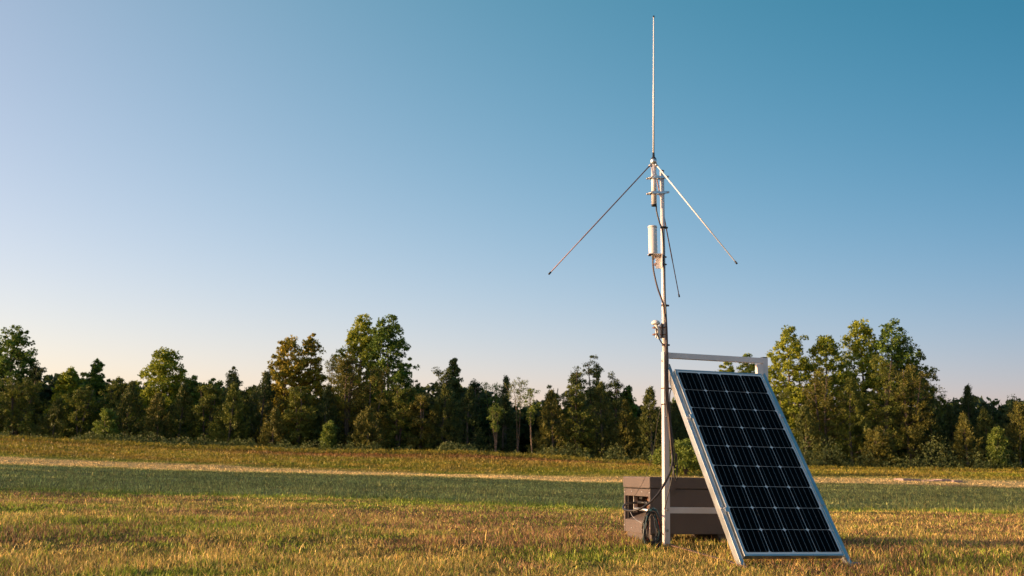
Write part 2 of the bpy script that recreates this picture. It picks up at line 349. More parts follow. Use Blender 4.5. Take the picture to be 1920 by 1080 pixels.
def tree(name, px, topv, hw, Y, kind, pal, label, group='trees in the belt behind the field', seed=None, dens=1.0, world=None, trunkmat='bark', leanx=0.0, low=None):
    seed = seed if seed is not None else int(abs(px)*7 + Y*13 + topv)
    g = np.random.default_rng(seed)
    if world: X, Y, H, rad = world; base = Vector((X, Y, float(terrain(X, Y)) - .05))
    else:
        top = unproj(px, topv, Y); X = top.x - leanx; base = Vector((X, Y, float(terrain(X, Y)) - .05)); H = top.z - base.z; rad = hw*Y/F
    root = thing(name, base, label, 'tree', group)
    z0 = {'tall': .10, 'scrub': .05, 'cedar': .02, 'sapling': .45, 'wall': .0}[kind] if low is None else low
    c1, c2 = (np.array(v) for v in PAL[pal])
    # trunk and limbs
    mb = MB(); tr = .035 + H*.0125 if kind != 'sapling' else .030
    nst = 1 if kind not in ('sapling', 'scrub') else int(g.integers(2, 4))
    tips = []
    def axis_pt(t): return np.array([leanx*t + .12*math.sin(t*5+seed)*rad*.5, .1*math.cos(t*4+seed)*rad*.5, t*H])
    for q in range(nst):
        oa = g.uniform(0, 6.28); od = 0 if nst == 1 else rad*.45
        pts = [Vector(axis_pt(t)) + Vector((math.cos(oa), math.sin(oa), 0))*od*t for t in np.linspace(0, .93, 9)]
        mb.tube([base + p for p in pts], [tr*(1-.9*t) + .006 for t in np.linspace(0, 1, 9)], 7)
        nb = {'tall': 22, 'scrub': 12, 'cedar': 14, 'sapling': 9, 'wall': 14}[kind]
        for k in range(nb):
            t = g.uniform(max(z0, .12), .9) if kind != 'sapling' else g.uniform(.35, .85)
            i = t/.93*8; i0 = int(min(i, 7)); p = pts[i0].lerp(pts[i0+1], i-i0)
            rr = rad*float(crown_profile(kind, (t-z0)/(1-z0)))*g.uniform(.55, .95); a = g.uniform(0, 6.28)
            up = g.uniform(.25, .9) if kind != 'cedar' else g.uniform(.2, .5)
            if kind == 'sapling': up = 1.3
            e = p + Vector((math.cos(a)*rr, math.sin(a)*rr, rr*up)); m_ = p.lerp(e, .5) - Vector((0, 0, rr*.06))
            e.z = min(e.z, H*(.97 - .22*min(1.3, rr/max(rad, .1))**2*float(g.uniform(.5, 1.2))))
            mb.tube([base+p, base+m_, base+e], [tr*.38*(1-t*.6), tr*.22*(1-t*.6), .008], 5)
            tips.append(np.array(e)); tips.append(np.array(m_))
    # foliage clumps
    cen = []; dr = []; col = []
    if kind in ('tall', 'scrub', 'sapling', 'wall'):
        ncl = int({'tall': 310, 'scrub': 125, 'sapling': 34, 'wall': 120}[kind]*(.55 + .45*min(2.2, rad*H/7))*dens)
        cs = []
        for k in range(ncl):
            t = g.random()
            while kind != 'wall' and g.random() > (float(crown_profile(kind, t))/1.4 + .04)**1.4: t = g.random()
            prof = float(crown_profile(kind, t)); a = g.uniform(0, 6.28); f = math.sqrt(g.uniform(.12, 1))
            # lobes: crown radius varies with azimuth and height
            lobe = .97 + .20*math.sin(3*a + seed) * math.sin(t*9 + seed*1.7) + .14*math.sin(7*t*3+a*2)
            ax = axis_pt(z0 + (1-z0)*t); rr = rad*prof*f*lobe
            cs.append([ax[0]+math.cos(a)*rr, ax[1]+math.sin(a)*rr, min(H*.985, ax[2])])
        cs = np.array(cs + [t_ for t_ in tips if t_[2] > H*z0])
        cr = g.uniform(.08, .25, len(cs))*(.6+.5*min(1.6, rad)); 
        npl = {'tall': 52, 'scrub': 62, 'sapling': 24, 'wall': 60}[kind]
        for c, r_ in zip(cs, cr):
            n_ = int(npl*g.uniform(.6, 1.3)); v = g.normal(size=(n_, 3)); v /= np.linalg.norm(v, axis=1, keepdims=True)
            v = v*(g.random((n_, 1))**.5); v[:, 2] *= .75
            P = c + v*r_*1.25; P[:, 2] = np.maximum(P[:, 2], .05)
            cen.append(P); dr.append(v + g.normal(size=(n_, 3))*.6 + np.array([0, 0, -.15]))
            f = np.clip(g.normal(.5, .22) + g.normal(0, .22, n_), 0, 1)[:, None]; col.append(c1*f + c2*(1-f))
        ln, wd = {'tall': (.15, .125), 'scrub': (.115, .07), 'sapling': (.12, .05), 'wall': (.32, .26)}[kind]
        mat = M['leaf']
    else:
        nsp = int(330*(.5+.5*min(2.5, rad*H/5))*dens)
        for k in range(nsp):
            t = g.random()**1.25; prof = float(crown_profile('cedar', t)); a = g.uniform(0, 6.28); f = g.uniform(.25, 1)**.5
            lobe = .98 + .24*math.sin(4*a + seed + t*7) + .12*math.sin(9*a+seed*2)
            ax = axis_pt(z0 + (1-z0)*t*.96); rr = rad*prof*f*lobe
            c = np.array([ax[0]+math.cos(a)*rr, ax[1]+math.sin(a)*rr, ax[2]])
            out = np.array([math.cos(a)*(.9-.5*t), math.sin(a)*(.9-.5*t), .55+.9*t]); out /= np.linalg.norm(out)
            n_ = int(g.integers(20, 36)); s_ = g.random((n_, 1))*g.uniform(.20, .46)*(1-.45*t); off = g.normal(size=(n_, 3))*.06*(1.2 - s_)
            P = c + out*s_ + off; P[:, 2] = np.maximum(P[:, 2], .03)
            cen.append(P); dr.append(out + g.normal(size=(n_, 3))*.45)
            f_ = np.clip(g.normal(.5, .25) + g.normal(0, .15, n_), 0, 1)[:, None]; col.append(c1*f_ + c2*(1-f_))
        ln, wd = .15, .052; mat = M['needle']
    cen = np.concatenate(cen); dr = np.concatenate(dr); col = np.concatenate(col)
    V, vc = leaf_cards(cen, dr, ln, wd, col, g)
    me = np_mesh('crown', V, len(cen), 4, vc, mat)
    mb.build('trunk', M[trunkmat], root)
    o = bpy.data.objects.new('crown', me); C.objects.link(o); o.parent = root
    TREES.append((name, px, len(cen))); return root
# ---- back row, tall leafy trees: (px, top row, half width px, Y, kind, palette, label)
BACK = [
 ('leafy_tree', 30, 610, 42, 70, 'tall', 'green', 'tall dark green leafy tree at the far left end of the belt'),
 ('leafy_tree', -22, 640, 44, 71, 'tall', 'green', 'broad leafy tree cut by the left edge of the photo'),
 ('leafy_tree', 66, 680, 26, 69, 'scrub', 'dark', 'dark shoulder-height tree just right of the tall tree at the left end'),
 ('leafy_tree', 132, 690, 26, 69, 'tall', 'yellow', 'thin yellow-green tree with a ragged flat top, first right of the gap at the left'),
 ('leafy_tree', 184, 674, 18, 71, 'tall', 'green', 'narrow tree with one small upright tuft above its neighbours at the left'),
 ('scrub_tree', 222, 708, 34, 69, 'scrub', 'olive', 'olive rounded tree between the small tuft and the pointed yellow-green tree'),
 ('leafy_tree', 308, 652, 42, 69, 'tall', 'yellow', 'pointed yellow-green leafy tree standing clear above the left part of the belt'),
 ('leafy_tree', 366, 706, 26, 70, 'tall', 'light', 'light green low-topped tree next right of the pointed yellow-green tree'),
 ('leafy_tree', 402, 708, 24, 70, 'tall', 'light', 'second light green low-topped tree right of the pointed yellow-green tree'),
 ('pine_tree', 437, 686, 20, 69, 'scrub', 'grey', 'grey-green fine-leaved tree with a wispy top, left of the orange-tinged pair'),
 ('scrub_tree', 470, 722, 26, 69, 'scrub', 'olive', 'low olive tree filling the dip before the dark pointed cedar'),
 ('leafy_tree', 541, 628, 33, 69, 'tall', 'orange', 'left tree of the orange-tinged pair'),
 ('leafy_tree', 587, 625, 29, 70, 'tall', 'orange', 'right tree of the orange-tinged pair'),
 ('scrub_tree', 624, 656, 14, 68, 'sapling', 'grey', 'thin twiggy tree in the gap between the orange-tinged pair and the tallest trees'),
 ('leafy_tree', 678, 588, 41, 70, 'tall', 'yellow', 'left of the two tallest trees, yellow-green'),
 ('leafy_tree', 732, 589, 43, 69, 'tall', 'green', 'right of the two tallest trees, deeper green and rounder'),
 ('scrub_tree', 778, 702, 24, 69, 'scrub', 'olive', 'olive tree at the right foot of the two tallest trees'),
 ('leafy_tree', 840, 682, 28, 68, 'scrub', 'grey', 'grey-green tree with a slanting top, midway between the tallest trees and the mast'),
 ('leafy_tree', 852, 672, 15, 70, 'tall', 'grey', 'small upright crown poking above the slanting grey-green tree'),
 ('leafy_tree', 892, 706, 26, 70, 'scrub', 'dark', 'dark tree right of the slanting grey-green tree'),
 ('wispy_tree', 922, 709, 24, 71, 'sapling', 'light', 'wispy see-through treetop against the sky, left of the pale saplings'),
 ('cedar_tree', 950, 704, 18, 70, 'cedar', 'dark', 'thin pointed cedar top between the wispy crown and the pale saplings'),
 ('leafy_tree', 1036, 718, 26, 70, 'scrub', 'olive', 'low-topped tree in the dip right of the pale saplings'),
 ('leafy_tree', 1080, 682, 26, 69, 'scrub', 'grey', 'left crown of the three-topped clump next left of the mast'),
 ('leafy_tree', 1114, 666, 27, 70, 'scrub', 'grey', 'highest crown of the three-topped clump next left of the mast'),
 ('leafy_tree', 1150, 698, 24, 69, 'scrub', 'dark', 'right crown of the three-topped clump next left of the mast'),
 ('leafy_tree', 1176, 722, 16, 70, 'tall', 'green', 'small leafy top sloping down to the gap at the mast'),
 ('leafy_tree', 1284, 738, 32, 70, 'scrub', 'dark', 'dark tree seen between the post and the upper left corner of the panel'),
 ('leafy_tree', 1362, 679, 30, 70, 'tall', 'yellow', 'yellow-green crown showing in the gap below the top bar of the stand'),
 ('leafy_tree', 1402, 663, 26, 71, 'tall', 'light', 'light crown whose tip just shows above the top bar of the stand'),
 ('leafy_tree', 1478, 614, 44, 69, 'tall', 'yellow', 'yellow-green leafy tree standing just right of the stand top'),
 ('leafy_tree', 1548, 626, 42, 69, 'tall', 'yellow', 'second yellow-green leafy tree right of the stand, with open branches'),
 ('leafy_tree', 1612, 598, 46, 70, 'tall', 'yellow', 'left and highest crown of the big group right of the panel'),
 ('leafy_tree', 1668, 600, 48, 69, 'tall', 'green', 'right crown of the big group right of the panel, sloping down to the right'),
 ('leafy_tree', 1702, 646, 46, 70, 'tall', 'olive', 'right shoulder of the big group right of the panel'),
 ('wispy_tree', 1758, 722, 26, 70, 'sapling', 'dark', 'wispy dark treetop right of the big group'),
 ('cedar_tree', 1813, 722, 22, 69, 'cedar', 'dark', 'slim pointed cedar spiking above the low right part of the belt'),
 ('scrub_tree', 1786, 742, 30, 70, 'scrub', 'dark', 'low dark tree left of the slim pointed cedar near the right edge'),
 ('scrub_tree', 1850, 748, 30, 70, 'scrub', 'dark', 'low dark tree right of the slim pointed cedar near the right edge'),
 ('leafy_tree', 1896, 733, 24, 70, 'scrub', 'grey', 'grey-green tree with a loose top close to the right edge'),
 ('leafy_tree', 1946, 735, 30, 69, 'tall', 'green', 'green tree cut by the right edge of the photo'),
]
FRONT = [
 ('cedar_tree', 42, 706, 56, 65.5, 'scrub', 'olive', 'big rounded olive tree in front at the left end of the belt'),
 ('cedar_tree', -30, 730, 40, 65, 'cedar', 'cedar', 'front cedar cut by the left edge of the photo'),
 ('cedar_tree', 108, 752, 32, 65, 'cedar', 'cedar', 'low front cedar beside the big rounded olive tree'),
 ('cedar_tree', 158, 722, 36, 65, 'scrub', 'olive', 'leaning olive tree in front, below the ragged yellow-green top'),
 ('young_tree', 204, 768, 22, 63.2, 'scrub', 'light', 'small light green young tree with drooping boughs in front of the dark cedars'),
 ('cedar_tree', 246, 716, 36, 65, 'cedar', 'cedar', 'brownish front cedar left of the pointed yellow-green tree'),
 ('cedar_tree', 300, 738, 30, 64.5, 'cedar', 'rust', 'rusty front cedar under the pointed yellow-green tree'),
 ('cedar_tree', 344, 722, 34, 65, 'cedar', 'cedar', 'front cedar just right of the pointed yellow-green tree'),
 ('cedar_tree', 392, 720, 34, 65, 'scrub', 'olive', 'olive front tree below the two light green low tops'),
 ('cedar_tree', 438, 718, 30, 64.5, 'cedar', 'olive', 'olive front cedar under the wispy grey-green top'),
 ('cedar_tree', 498, 698, 36, 66, 'cedar', 'dark', 'dark sharply pointed cedar next left of the orange-tinged pair'),
 ('cedar_tree', 516, 768, 22, 63.5, 'cedar', 'rust', 'small rusty cedar at the foot of the dark sharply pointed cedar'),
 ('vine_tree', 566, 722, 32, 64.5, 'scrub', 'olive', 'leaning vine-covered tree below the orange-tinged pair'),
 ('cedar_tree', 614, 722, 30, 65, 'cedar', 'dark', 'dark front cedar between the orange-tinged pair and the tallest trees'),
 ('scrub_tree', 654, 660, 44, 66, 'scrub', 'rust', 'tall brownish scrub tree in front of the left tallest tree'),
 ('young_tree', 618, 786, 14, 63, 'scrub', 'light', 'little bright young tree at the grass edge below the tallest trees'),
 ('scrub_tree', 708, 680, 44, 65.5, 'scrub', 'rust', 'brownish scrub tree in front of the right tallest tree'),
 ('cedar_tree', 692, 766, 34, 63.5, 'cedar', 'rust', 'low broad rusty cedar at the foot of the two tallest trees'),
 ('scrub_tree', 752, 718, 32, 65, 'scrub', 'olive', 'olive scrub in front right of the tallest trees'),
 ('scrub_tree', 790, 738, 30, 64.5, 'scrub', 'rust', 'brownish scrub left of the slanting grey-green tree'),
 ('cedar_tree', 834, 722, 36, 65, 'cedar', 'cedar', 'front cedar below the slanting grey-green tree'),
 ('cedar_tree', 880, 726, 30, 65, 'cedar', 'dark', 'dark front cedar right of the slanting grey-green tree'),
 ('young_tree', 930, 758, 20, 64, 'sapling', 'light', 'small pale sapling in front of the dark cedars left of the pale clump'),
 ('cedar_tree', 946, 742, 26, 66.5, 'cedar', 'dark', 'dark cedar standing behind the pale saplings'),
 ('sapling', 976, 704, 34, 64.5, 'sapling', 'grey', 'pale-stemmed sapling clump with an open crown, middle of the belt'),
 ('sapling', 1000, 722, 20, 64, 'sapling', 'light', 'thinner pale-stemmed sapling right of the open-crowned clump'),
 ('cedar_tree', 1036, 732, 36, 64.5, 'cedar', 'rust', 'brownish rounded cedar right of the pale saplings'),
 ('scrub_tree', 1082, 718, 32, 64.5, 'scrub', 'olive', 'olive scrub below the left crown of the three-topped clump'),
 ('cedar_tree', 1128, 716, 38, 65, 'cedar', 'cedar', 'front cedar below the highest crown of the three-topped clump'),
 ('cedar_tree', 1172, 752, 28, 64.5, 'cedar', 'rust', 'low rusty cedar left of the cedar beside the post'),
 ('cedar_tree', 1220, 726, 30, 64, 'cedar', 'cedar', 'pointed cedar standing right beside the post'),
 ('cedar_tree', 1266, 756, 30, 65, 'cedar', 'dark', 'dark cedar behind the hanging cables'),
 ('cedar_tree', 1320, 740, 36, 66, 'cedar', 'dark', 'dark cedar mostly hidden behind the upper panel'),
 ('cedar_tree', 1448, 728, 36, 65, 'scrub', 'olive', 'olive tree behind the upper right edge of the panel'),
 ('cedar_tree', 1508, 762, 34, 64, 'cedar', 'cedar', 'olive-brown cedar beside the right edge of the panel'),
 ('cedar_tree', 1540, 692, 44, 65.5, 'scrub', 'rust', 'brownish tree below the open-branched yellow-green tree'),
 ('cedar_tree', 1592, 706, 44, 65, 'cedar', 'olive', 'broad olive cedar below the highest crown right of the panel'),
 ('pine_tree', 1648, 664, 62, 66, 'scrub', 'olive', 'large olive tree in front of the big group right of the panel'),
 ('pine_tree', 1702, 684, 52, 65, 'scrub', 'rust', 'brownish bare-limbed tree in front of the right shoulder of the big group'),
 ('cedar_tree', 1648, 800, 30, 62.8, 'scrub', 'rust', 'low bushy tree spilling onto the grass right of the panel'),
 ('cedar_tree', 1742, 738, 32, 65, 'cedar', 'dark', 'dark cedar below the wispy treetop right of the big group'),
 ('cedar_tree', 1808, 776, 26, 64, 'cedar', 'rust', 'small rusty cedar below the slim pointed cedar near the right edge'),
 ('cedar_tree', 1782, 760, 32, 66, 'cedar', 'dark', 'dark cedar between the big group and the slim pointed cedar'),
 ('cedar_tree', 1846, 766, 34, 65, 'cedar', 'cedar', 'front cedar right of the small rusty cedar'),
 ('young_tree', 1866, 798, 18, 63, 'scrub', 'light', 'small bright leafy young tree at the grass edge near the right edge'),
 ('cedar_tree', 1908, 752, 36, 64.5, 'cedar', 'rust', 'brownish cedar at the right edge of the photo'),
 ('cedar_tree', 1962, 745, 36, 65, 'cedar', 'cedar', 'cedar cut by the right edge of the photo'),
]
FRONT.append(('leafy_bush', 1288, 826, 40, 47.5, 'scrub', 'light', 'bright green leafy bush behind the chest, seen between post and panel'))
FRONT.append(('leafy_bush', 1248, 846, 24, 57.5, 'scrub', 'light', 'low green bush on the bank seen just left of the post'))
for r_ in BACK: tree(*r_[:8], trunkmat='palebark' if r_[5] == 'sapling' else 'bark')
for r_ in FRONT:
    tree(*r_[:8], trunkmat='palebark' if r_[5] == 'sapling' else 'bark', low=.12 if r_[0] in ('vine_tree',) else None, group='trees and cedars along the front of the belt')
# trees beyond the left side of the view: they throw the long shade across the field
g = np.random.default_rng(21)
for k in range(13):
    Yk = 16.0 - .13*42 + 2.0*k + (1.6 if k == 0 else 0)
    tree('shade_tree', -900-k*10, 500, 10, 60, 'wall', 'green', 'tree beyond the left side of the photo that shades the field', 'row of trees left of the field, outside the photo',
         seed=200+k, world=(-42+g.uniform(-.6, .6), Yk, 11.5+g.uniform(-.6, 1.2), 1.7))

# ---- undergrowth and the wood behind
def mass(name, xs, yfun, hfun, n, ln, wd, pal, mat, label, cat, seed):
    g = np.random.default_rng(seed); X = g.uniform(xs[0], xs[1], n); Y = yfun(X, g); Z = terrain(X, Y)
    h = hfun(X, Y)*g.random(n)**.8
    c1, c2 = (np.array(v) for v in PAL[pal]); f = np.clip(fbm(X, Y+h*2, .5)*1.6-.3 + g.normal(0, .15, n), 0, 1)[:, None]
    V, vc = leaf_cards(np.stack([X, Y, Z+h], 1), g.normal(size=(n, 3))+np.array([0, 0, .5]), ln, wd, c1*f+c2*(1-f), g)
    o = bpy.data.objects.new(name, np_mesh(name, V, n, 4, vc, mat)); C.objects.link(o); tag(o, label, cat, kind='stuff')
def wedge(X, Y): return np.clip((fbm(X, Y, 1.1)-.28)*2.4, .12, 1.3)
mass('undergrowth', (-46, 46), lambda X, g: 62.0 + g.normal(0, .45, len(X)) + .6*np.sin(X*.7), lambda X, Y: wedge(X, Y)*1.25*(.6+.9*ss_(960+X/62*F, 900, 1400)), 42000, .15, .05, 'grey', M['leaf'], 'bright leafy weeds and bushes along the foot of the trees', 'undergrowth', 31)
mass('far_wood', (-70, 70), lambda X, g: g.uniform(72, 79, len(X)), lambda X, Y: 2.3 + 3.6*fbm(X, Y*.3, 2.2), 75000, .55, .42, 'dark', M['leaf'], 'dark wood filling in behind the belt of trees', 'wood', 33)
mass('dry_weeds', (-46, 46), lambda X, g: 60.6 + g.normal(0, .6, len(X)), lambda X, Y: .10+.30*fbm(X, Y, .7), 26000, .22, .03, 'orange', M['grass'], 'brown dry weeds on the lip of the bank', 'weeds', 35)
# belt continuing past both sides of the view
g = np.random.default_rng(77)
for k in range(9):
    for sg in (-1, 1):
        X = sg*(37.5 + k*2.6)
        tree('cedar_tree', 4000+sg*(k*30), 0, 0, 65, 'cedar' if k % 2 else 'scrub', 'cedar', 'tree continuing the belt beyond the %s side of the photo' % ('left' if sg < 0 else 'right'), 'belt trees beyond the %s side of the photo' % ('left' if sg < 0 else 'right'),
             seed=500+k*2+sg, world=(X, 66+g.uniform(-1, 2), 3.6+g.uniform(0, 2.0), 1.5), dens=.6)

print('LEAVES', sum(t_[2] for t_ in TREES))


# ------------------------------------------------------------ aluminium stand
YAW = 0.2955
EU = Vector((math.cos(YAW), math.sin(YAW), 0)); EB = Vector((math.sin(YAW), -math.cos(YAW), 0)); EZ = Vector((0, 0, 1))
O = Vector((1.0702, 7.1372, 0))
def W3(a, b, z): return O + EU*a + EB*b + EZ*z
LEAN = 0.9132
ED = EB*math.cos(LEAN) - EZ*math.sin(LEAN)        # down the slope
EN = EB*math.sin(LEAN) + EZ*math.cos(LEAN)        # panel normal, towards camera and up
TL = Vector((1.1531, 7.1027, 1.1654)); CW, CL = .640, 1.438
def PP(a, l, n): return TL + EU*a + ED*l + EN*n
gz0 = float(terrain(O.x, O.y))
st = thing('panel_stand', (O.x, O.y, gz0), 'silver square-tube stand holding up the tilted solar panel beside the brown chest', 'stand')
T = .040; ZT_ = 1.305
zl = float(terrain(O.x, O.y)) - .05
def sqtube(a0, b0, z0, a1, b1, z1, wa=.04, wz=.04, name='post', mat='tube', hollow=False):
    m = MB(); m.box(W3(a0, b0, z0), EU*(a1-a0), EB*(b1-b0), EZ*(z1-z0), .0025); return m
sqtube(-T/2, -T/2, zl, T/2, T/2, ZT_).build('post', M['tube'], st)
sqtube(.775-T/2, -T/2, -.06, .775+T/2, T/2, ZT_-.002).build('post', M['tube'], st)
m = MB(); m.box(W3(.775-T/2+.001, -T/2+.001, ZT_-.0018), EU*(T-.002), EB*(T-.002), EZ*.006, .001); m.build('end_cap', M['black'], st)
sqtube(T/2+.0005, -T/2, ZT_-.042, .775-T/2-.0005, T/2, ZT_-.003).build('top_bar', M['tube'], st)
# slanted rails either side of the panel
RW, RD = .026, .050
for a0, l0 in ((-.018-RW-.012, -.085), (CW+.018+.014, -.075)):
    m = MB(); m.box(PP(a0, l0, -.012-RD), EU*RW, ED*(1.572-l0), EN*RD, .002); m.build('rail', M['alu'], st)
m = MB(); q = PP(-.04, 1.30, 0)
# cross brace running between the two posts near the ground
m.box(W3(T/2+.0005, -.015, .212), EU*(.775-T-.001), EB*.030, EZ*.040, .002); m.build('cross_bar', M['tube'], st)
# flat ground straps from post to rail foot
for a0 in (-.012, .765):
    f0 = W3(a0, .02, float(terrain(*W3(a0, 0, 0).xy))+.012); ft = PP(a0-.055, 1.55, -.03); f1 = Vector((ft.x, ft.y, float(terrain(ft.x, ft.y))+.012))
    d = (f1-f0); m = MB(); m.box(f0, EU*.03, d*1.04, EZ*.004, .0008); m.build('ground_strap', M['inner'], st)
m = MB(); q = PP(CW+.04, 1.56, -.04); m.box(Vector((q.x, q.y, float(terrain(q.x, q.y))+.004)), EU*.075, -EB*.05, EZ*.012, .002); m.build('foot_plate', M['steel'], st)
# bolts on the stand
def bolt(p, axis, r=.006, h=.006, parent=None, mat='steel', name='bolt'):
    m = MB(); axis = Vector(axis).normalized()
    m.lathe(Vector(p), axis, [(0, r*1.7), (h*.25, r*1.7), (h*.26, r), (h, r)], 6); return m.build(name, M[mat], parent)
for z in (1.19, .86, .10, .235): bolt(W3(0, T/2, z), EB, parent=st)
for z in (1.245, .40, .075): bolt(W3(-T/2, 0, z), -EU, parent=st)
for l in (.40, 1.12): bolt(PP(-.018-RW*.5-.012, l, -.012), EN, parent=st)
for l in (.36, 1.08): bolt(PP(CW+.018+.014+RW*.5, l, -.012), EN, parent=st)
# mid clamps
for a0, l in ((-.036, .40), (-.036, 1.14), (CW+.014, .36), (CW+.014, 1.08)):
    m = MB(); m.box(PP(a0, l-.016, .0012), EU*.022, ED*.032, EN*.004, .001); m.build('clamp', M['alu'], st)
m = MB(); m.box(W3(.70, .004, 1.18), EU*.05, EB*.030, EZ*.075, .002); m.build('corner_bracket', M['tube'], st)

# ------------------------------------------------------------ solar panel
pn = thing('solar_panel', PP(CW/2, CL+.03, -.02), 'tall black solar panel of 36 cells in a silver frame, leaning on the stand', 'solar panel')
FW, G = .019, .035
A0, A1, L0, L1 = -.018, CW+.018, -.026, CL+.026
m = MB(); lip = .011
m.box(PP(A0, L0, -G), EU*(A1-A0), ED*lip, EN*G, .0015)
m.box(PP(A0, L1-lip, -G), EU*(A1-A0), ED*lip, EN*G, .0015)
m.box(PP(A0, L0+lip, -G), EU*lip, ED*(L1-L0-2*lip), EN*(G-.0005), .0008)
m.box(PP(A1-lip, L0+lip, -G), EU*lip, ED*(L1-L0-2*lip), EN*(G-.0005), .0008)
m.build('panel_frame', M['alu'], pn)
m = MB(); m.box(PP(A0+lip, L0+lip, -.008), EU*(A1-A0-2*lip), ED*(L1-L0-2*lip), EN*.005); m.build('backsheet', M['back'], pn)
m = MB(); m.box(PP(.26, .08, -.034), EU*.11, ED*.09, EN*.025, .004); m.build('junction_box', M['black'], pn)
cell_me = None; cs_, gp = .1570, (CW-4*.1570)/3; gl = (CL-9*.1570)/8
for r_ in range(9):
    for c_ in range(4):
        o0 = PP(c_*(cs_+gp), r_*(cs_+gl), -.0018)
        if cell_me is None:
            m = MB(); k = .013; s = cs_
            P2 = [(k,0),(s-k,0),(s-k*.3,k*.3),(s,k),(s,s-k),(s-k*.3,s-k*.3),(s-k,s),(k,s),(k*.3,s-k*.3),(0,s-k),(0,k),(k*.3,k*.3)]
            top = [m.bm.verts.new(o0 + EU*a + ED*l + EN*.0008) for a, l in P2]; bot = [m.bm.verts.new(o0 + EU*a + ED*l) for a, l in P2]
            m.face(top); m.face(bot[::-1])
            for i in range(12): m.face((top[i], bot[i], bot[(i+1) % 12], top[(i+1) % 12]))
            m.mi = 1
            for q in range(4):
                aa = s*(.14 + .24*q); m.box(o0 + EU*aa + EN*.0009, EU*.0022, ED*s, EN*.0003)
            co = m.build('solar_cell', [M['cell'], M['bus']], pn); cell_me = co; first = o0
        else:
            co = cell_me.copy(); C.objects.link(co); co.parent = pn; co.location = (o0-first)

# ------------------------------------------------------------ mast
YM = 7.137
pb = W3(0, 0, ZT_-.35); pt = unproj(1241, 321, YM)
mast = thing('mast', pb, 'slim pale round mast pole rising out of the left post of the stand', 'mast')
m = MB(); m.tube([pb, pb.lerp(pt, .5), pt], .0155, 20); m.build('pole', M['tube'], mast)
ax = (pt-pb).normalized()
m = MB(); m.lathe(pt - ax*.001, ax, [(0, .0166), (.005, .0166), (.008, .012)], 16); m.build('pole_cap', M['black'], mast)
def mp(py, dx=0, dy=0):      # a point on the mast axis seen at photo row py, shifted
    lo, hi = 0.0, 1.0
    for _ in range(40):
        mid = (lo+hi)/2; p_ = pb.lerp(pt, mid); v = p_ - Vector((0, 0, HCAM))
        yy = v.y*math.cos(TILT)+v.z*math.sin(TILT); zz = -v.y*math.sin(TILT)+v.z*math.cos(TILT)
        a_, b_ = F*v.x/yy, F*zz/yy; row = 540 - (-a_*math.sin(ROLL)+b_*math.cos(ROLL))
        if row > py: lo = mid
        else: hi = mid
    return pb.lerp(pt, (lo+hi)/2) + Vector((dx, dy, 0))
def clamp_band(name, c, r, h, parent, mat='steel', axis=None):
    m = MB(); axis = axis or ax; m.lathe(c - axis*h/2, axis, [(0, r), (h, r)], 16); return m.build(name, M[mat], parent)

# whip antenna with three sloping radials
YA = 7.10
a0 = unproj(1226.5, 384, YA); a1 = unproj(1225.5, 300, YA); w1 = unproj(1225.7, 33, YA)
an = thing('whip_antenna', a0, 'tall white whip antenna with three sloping radial rods, clamped to the mast top', 'antenna')
aax = (a1-a0).normalized()
m = MB(); m.tube([a0, a1], .0185, 24); m.build('base_tube', M['tube'], an)
m = MB(); m.tube([a0-aax*.010, a0+aax*.002], .0195, 20); m.build('end_cap', M['black'], an)
m = MB(); m.lathe(a1-aax*.035, aax, [(0, .0185), (.001, .0225), (.030, .0225), (.040, .021)], 24); m.build('radial_hub', M['alu'], an)
m = MB(); m.lathe(a1+aax*.0045, aax, [(0, .021), (.012, .015), (.018, .009), (.05, .0075), (.052, .006)], 20); m.build('whip_base', M['black'], an)
m = MB(); s0 = a1+aax*.05
m.tube([s0, s0.lerp(w1, .5), s0.lerp(w1, .502), w1], [.0068, .0062, .0052, .0042], 12); m.build('whip', M['whip'], an)
m = MB(); m.tube([w1, w1+aax*.014], .0058, 12); m.build('whip_tip', M['black'], an)
for (ex, ey, eY) in ((1032, 511, 6.85), (1379, 491, 6.61), (1273, 553, 7.83)):
    e = unproj(ex, ey, eY); h0 = a1 - aax*.012; s = h0 + (e-h0).normalized()*.022; d = (e-s).normalized()
    m = MB(); m.tube([s, s.lerp(e, .72), s.lerp(e, .7205), e], [.0050, .0050, .0038, .0038] if ex == 1379 else [.0042, .0042, .0034, .0034], 10); rad_ = m.build('radial', M['whip'] if ex == 1379 else M['brown_rod'], an)  # left and rear rods have shade put into their colour, right one stays white
    m = MB(); m.tube([e-d*.004, e+d*.018], .0062, 10); m.build('tip_cap', M['black'], rad_)
    m = MB(); m.tube([s-d*.004, s+d*.03], .0085, 10); m.build('socket', M['steel'], rad_)
for vy in (333, 362):
    pc = mp(vy); ac = unproj(1226, vy, YA); d = (pc-ac); dn = d.normalized(); pr = Vector((-dn.y, dn.x, 0))
    m = MB()
    m.box(ac - dn*.030 - EZ*.009 - pr*.003 + pr*.024, dn*(d.length+.060), pr*.005, EZ*.018, .001)
    m.box(ac - dn*.030 - EZ*.009 - pr*.003 - pr*.024, dn*(d.length+.060), pr*.005, EZ*.018, .001)
    m.lathe(ac-EZ*.009, EZ, [(0, .0205), (.018, .0205)], 20); m.lathe(pc-EZ*.009, EZ, [(0, .0180), (.018, .0180)], 20)
    b_ = m.build('clamp', M['alu'], an)
    m = MB()
    for c, off in ((ac, -.036), (pc, .034)):
        m.tube([c + dn*off - pr*.030, c + dn*off + pr*.034], .0045, 8); m.tube([c + dn*off + pr*.026, c+dn*off+pr*.033], .008, 6); m.tube([c + dn*off - pr*.033, c+dn*off-pr*.026], .008, 6)
    m.build('clamp_bolt', M['steel'], b_)

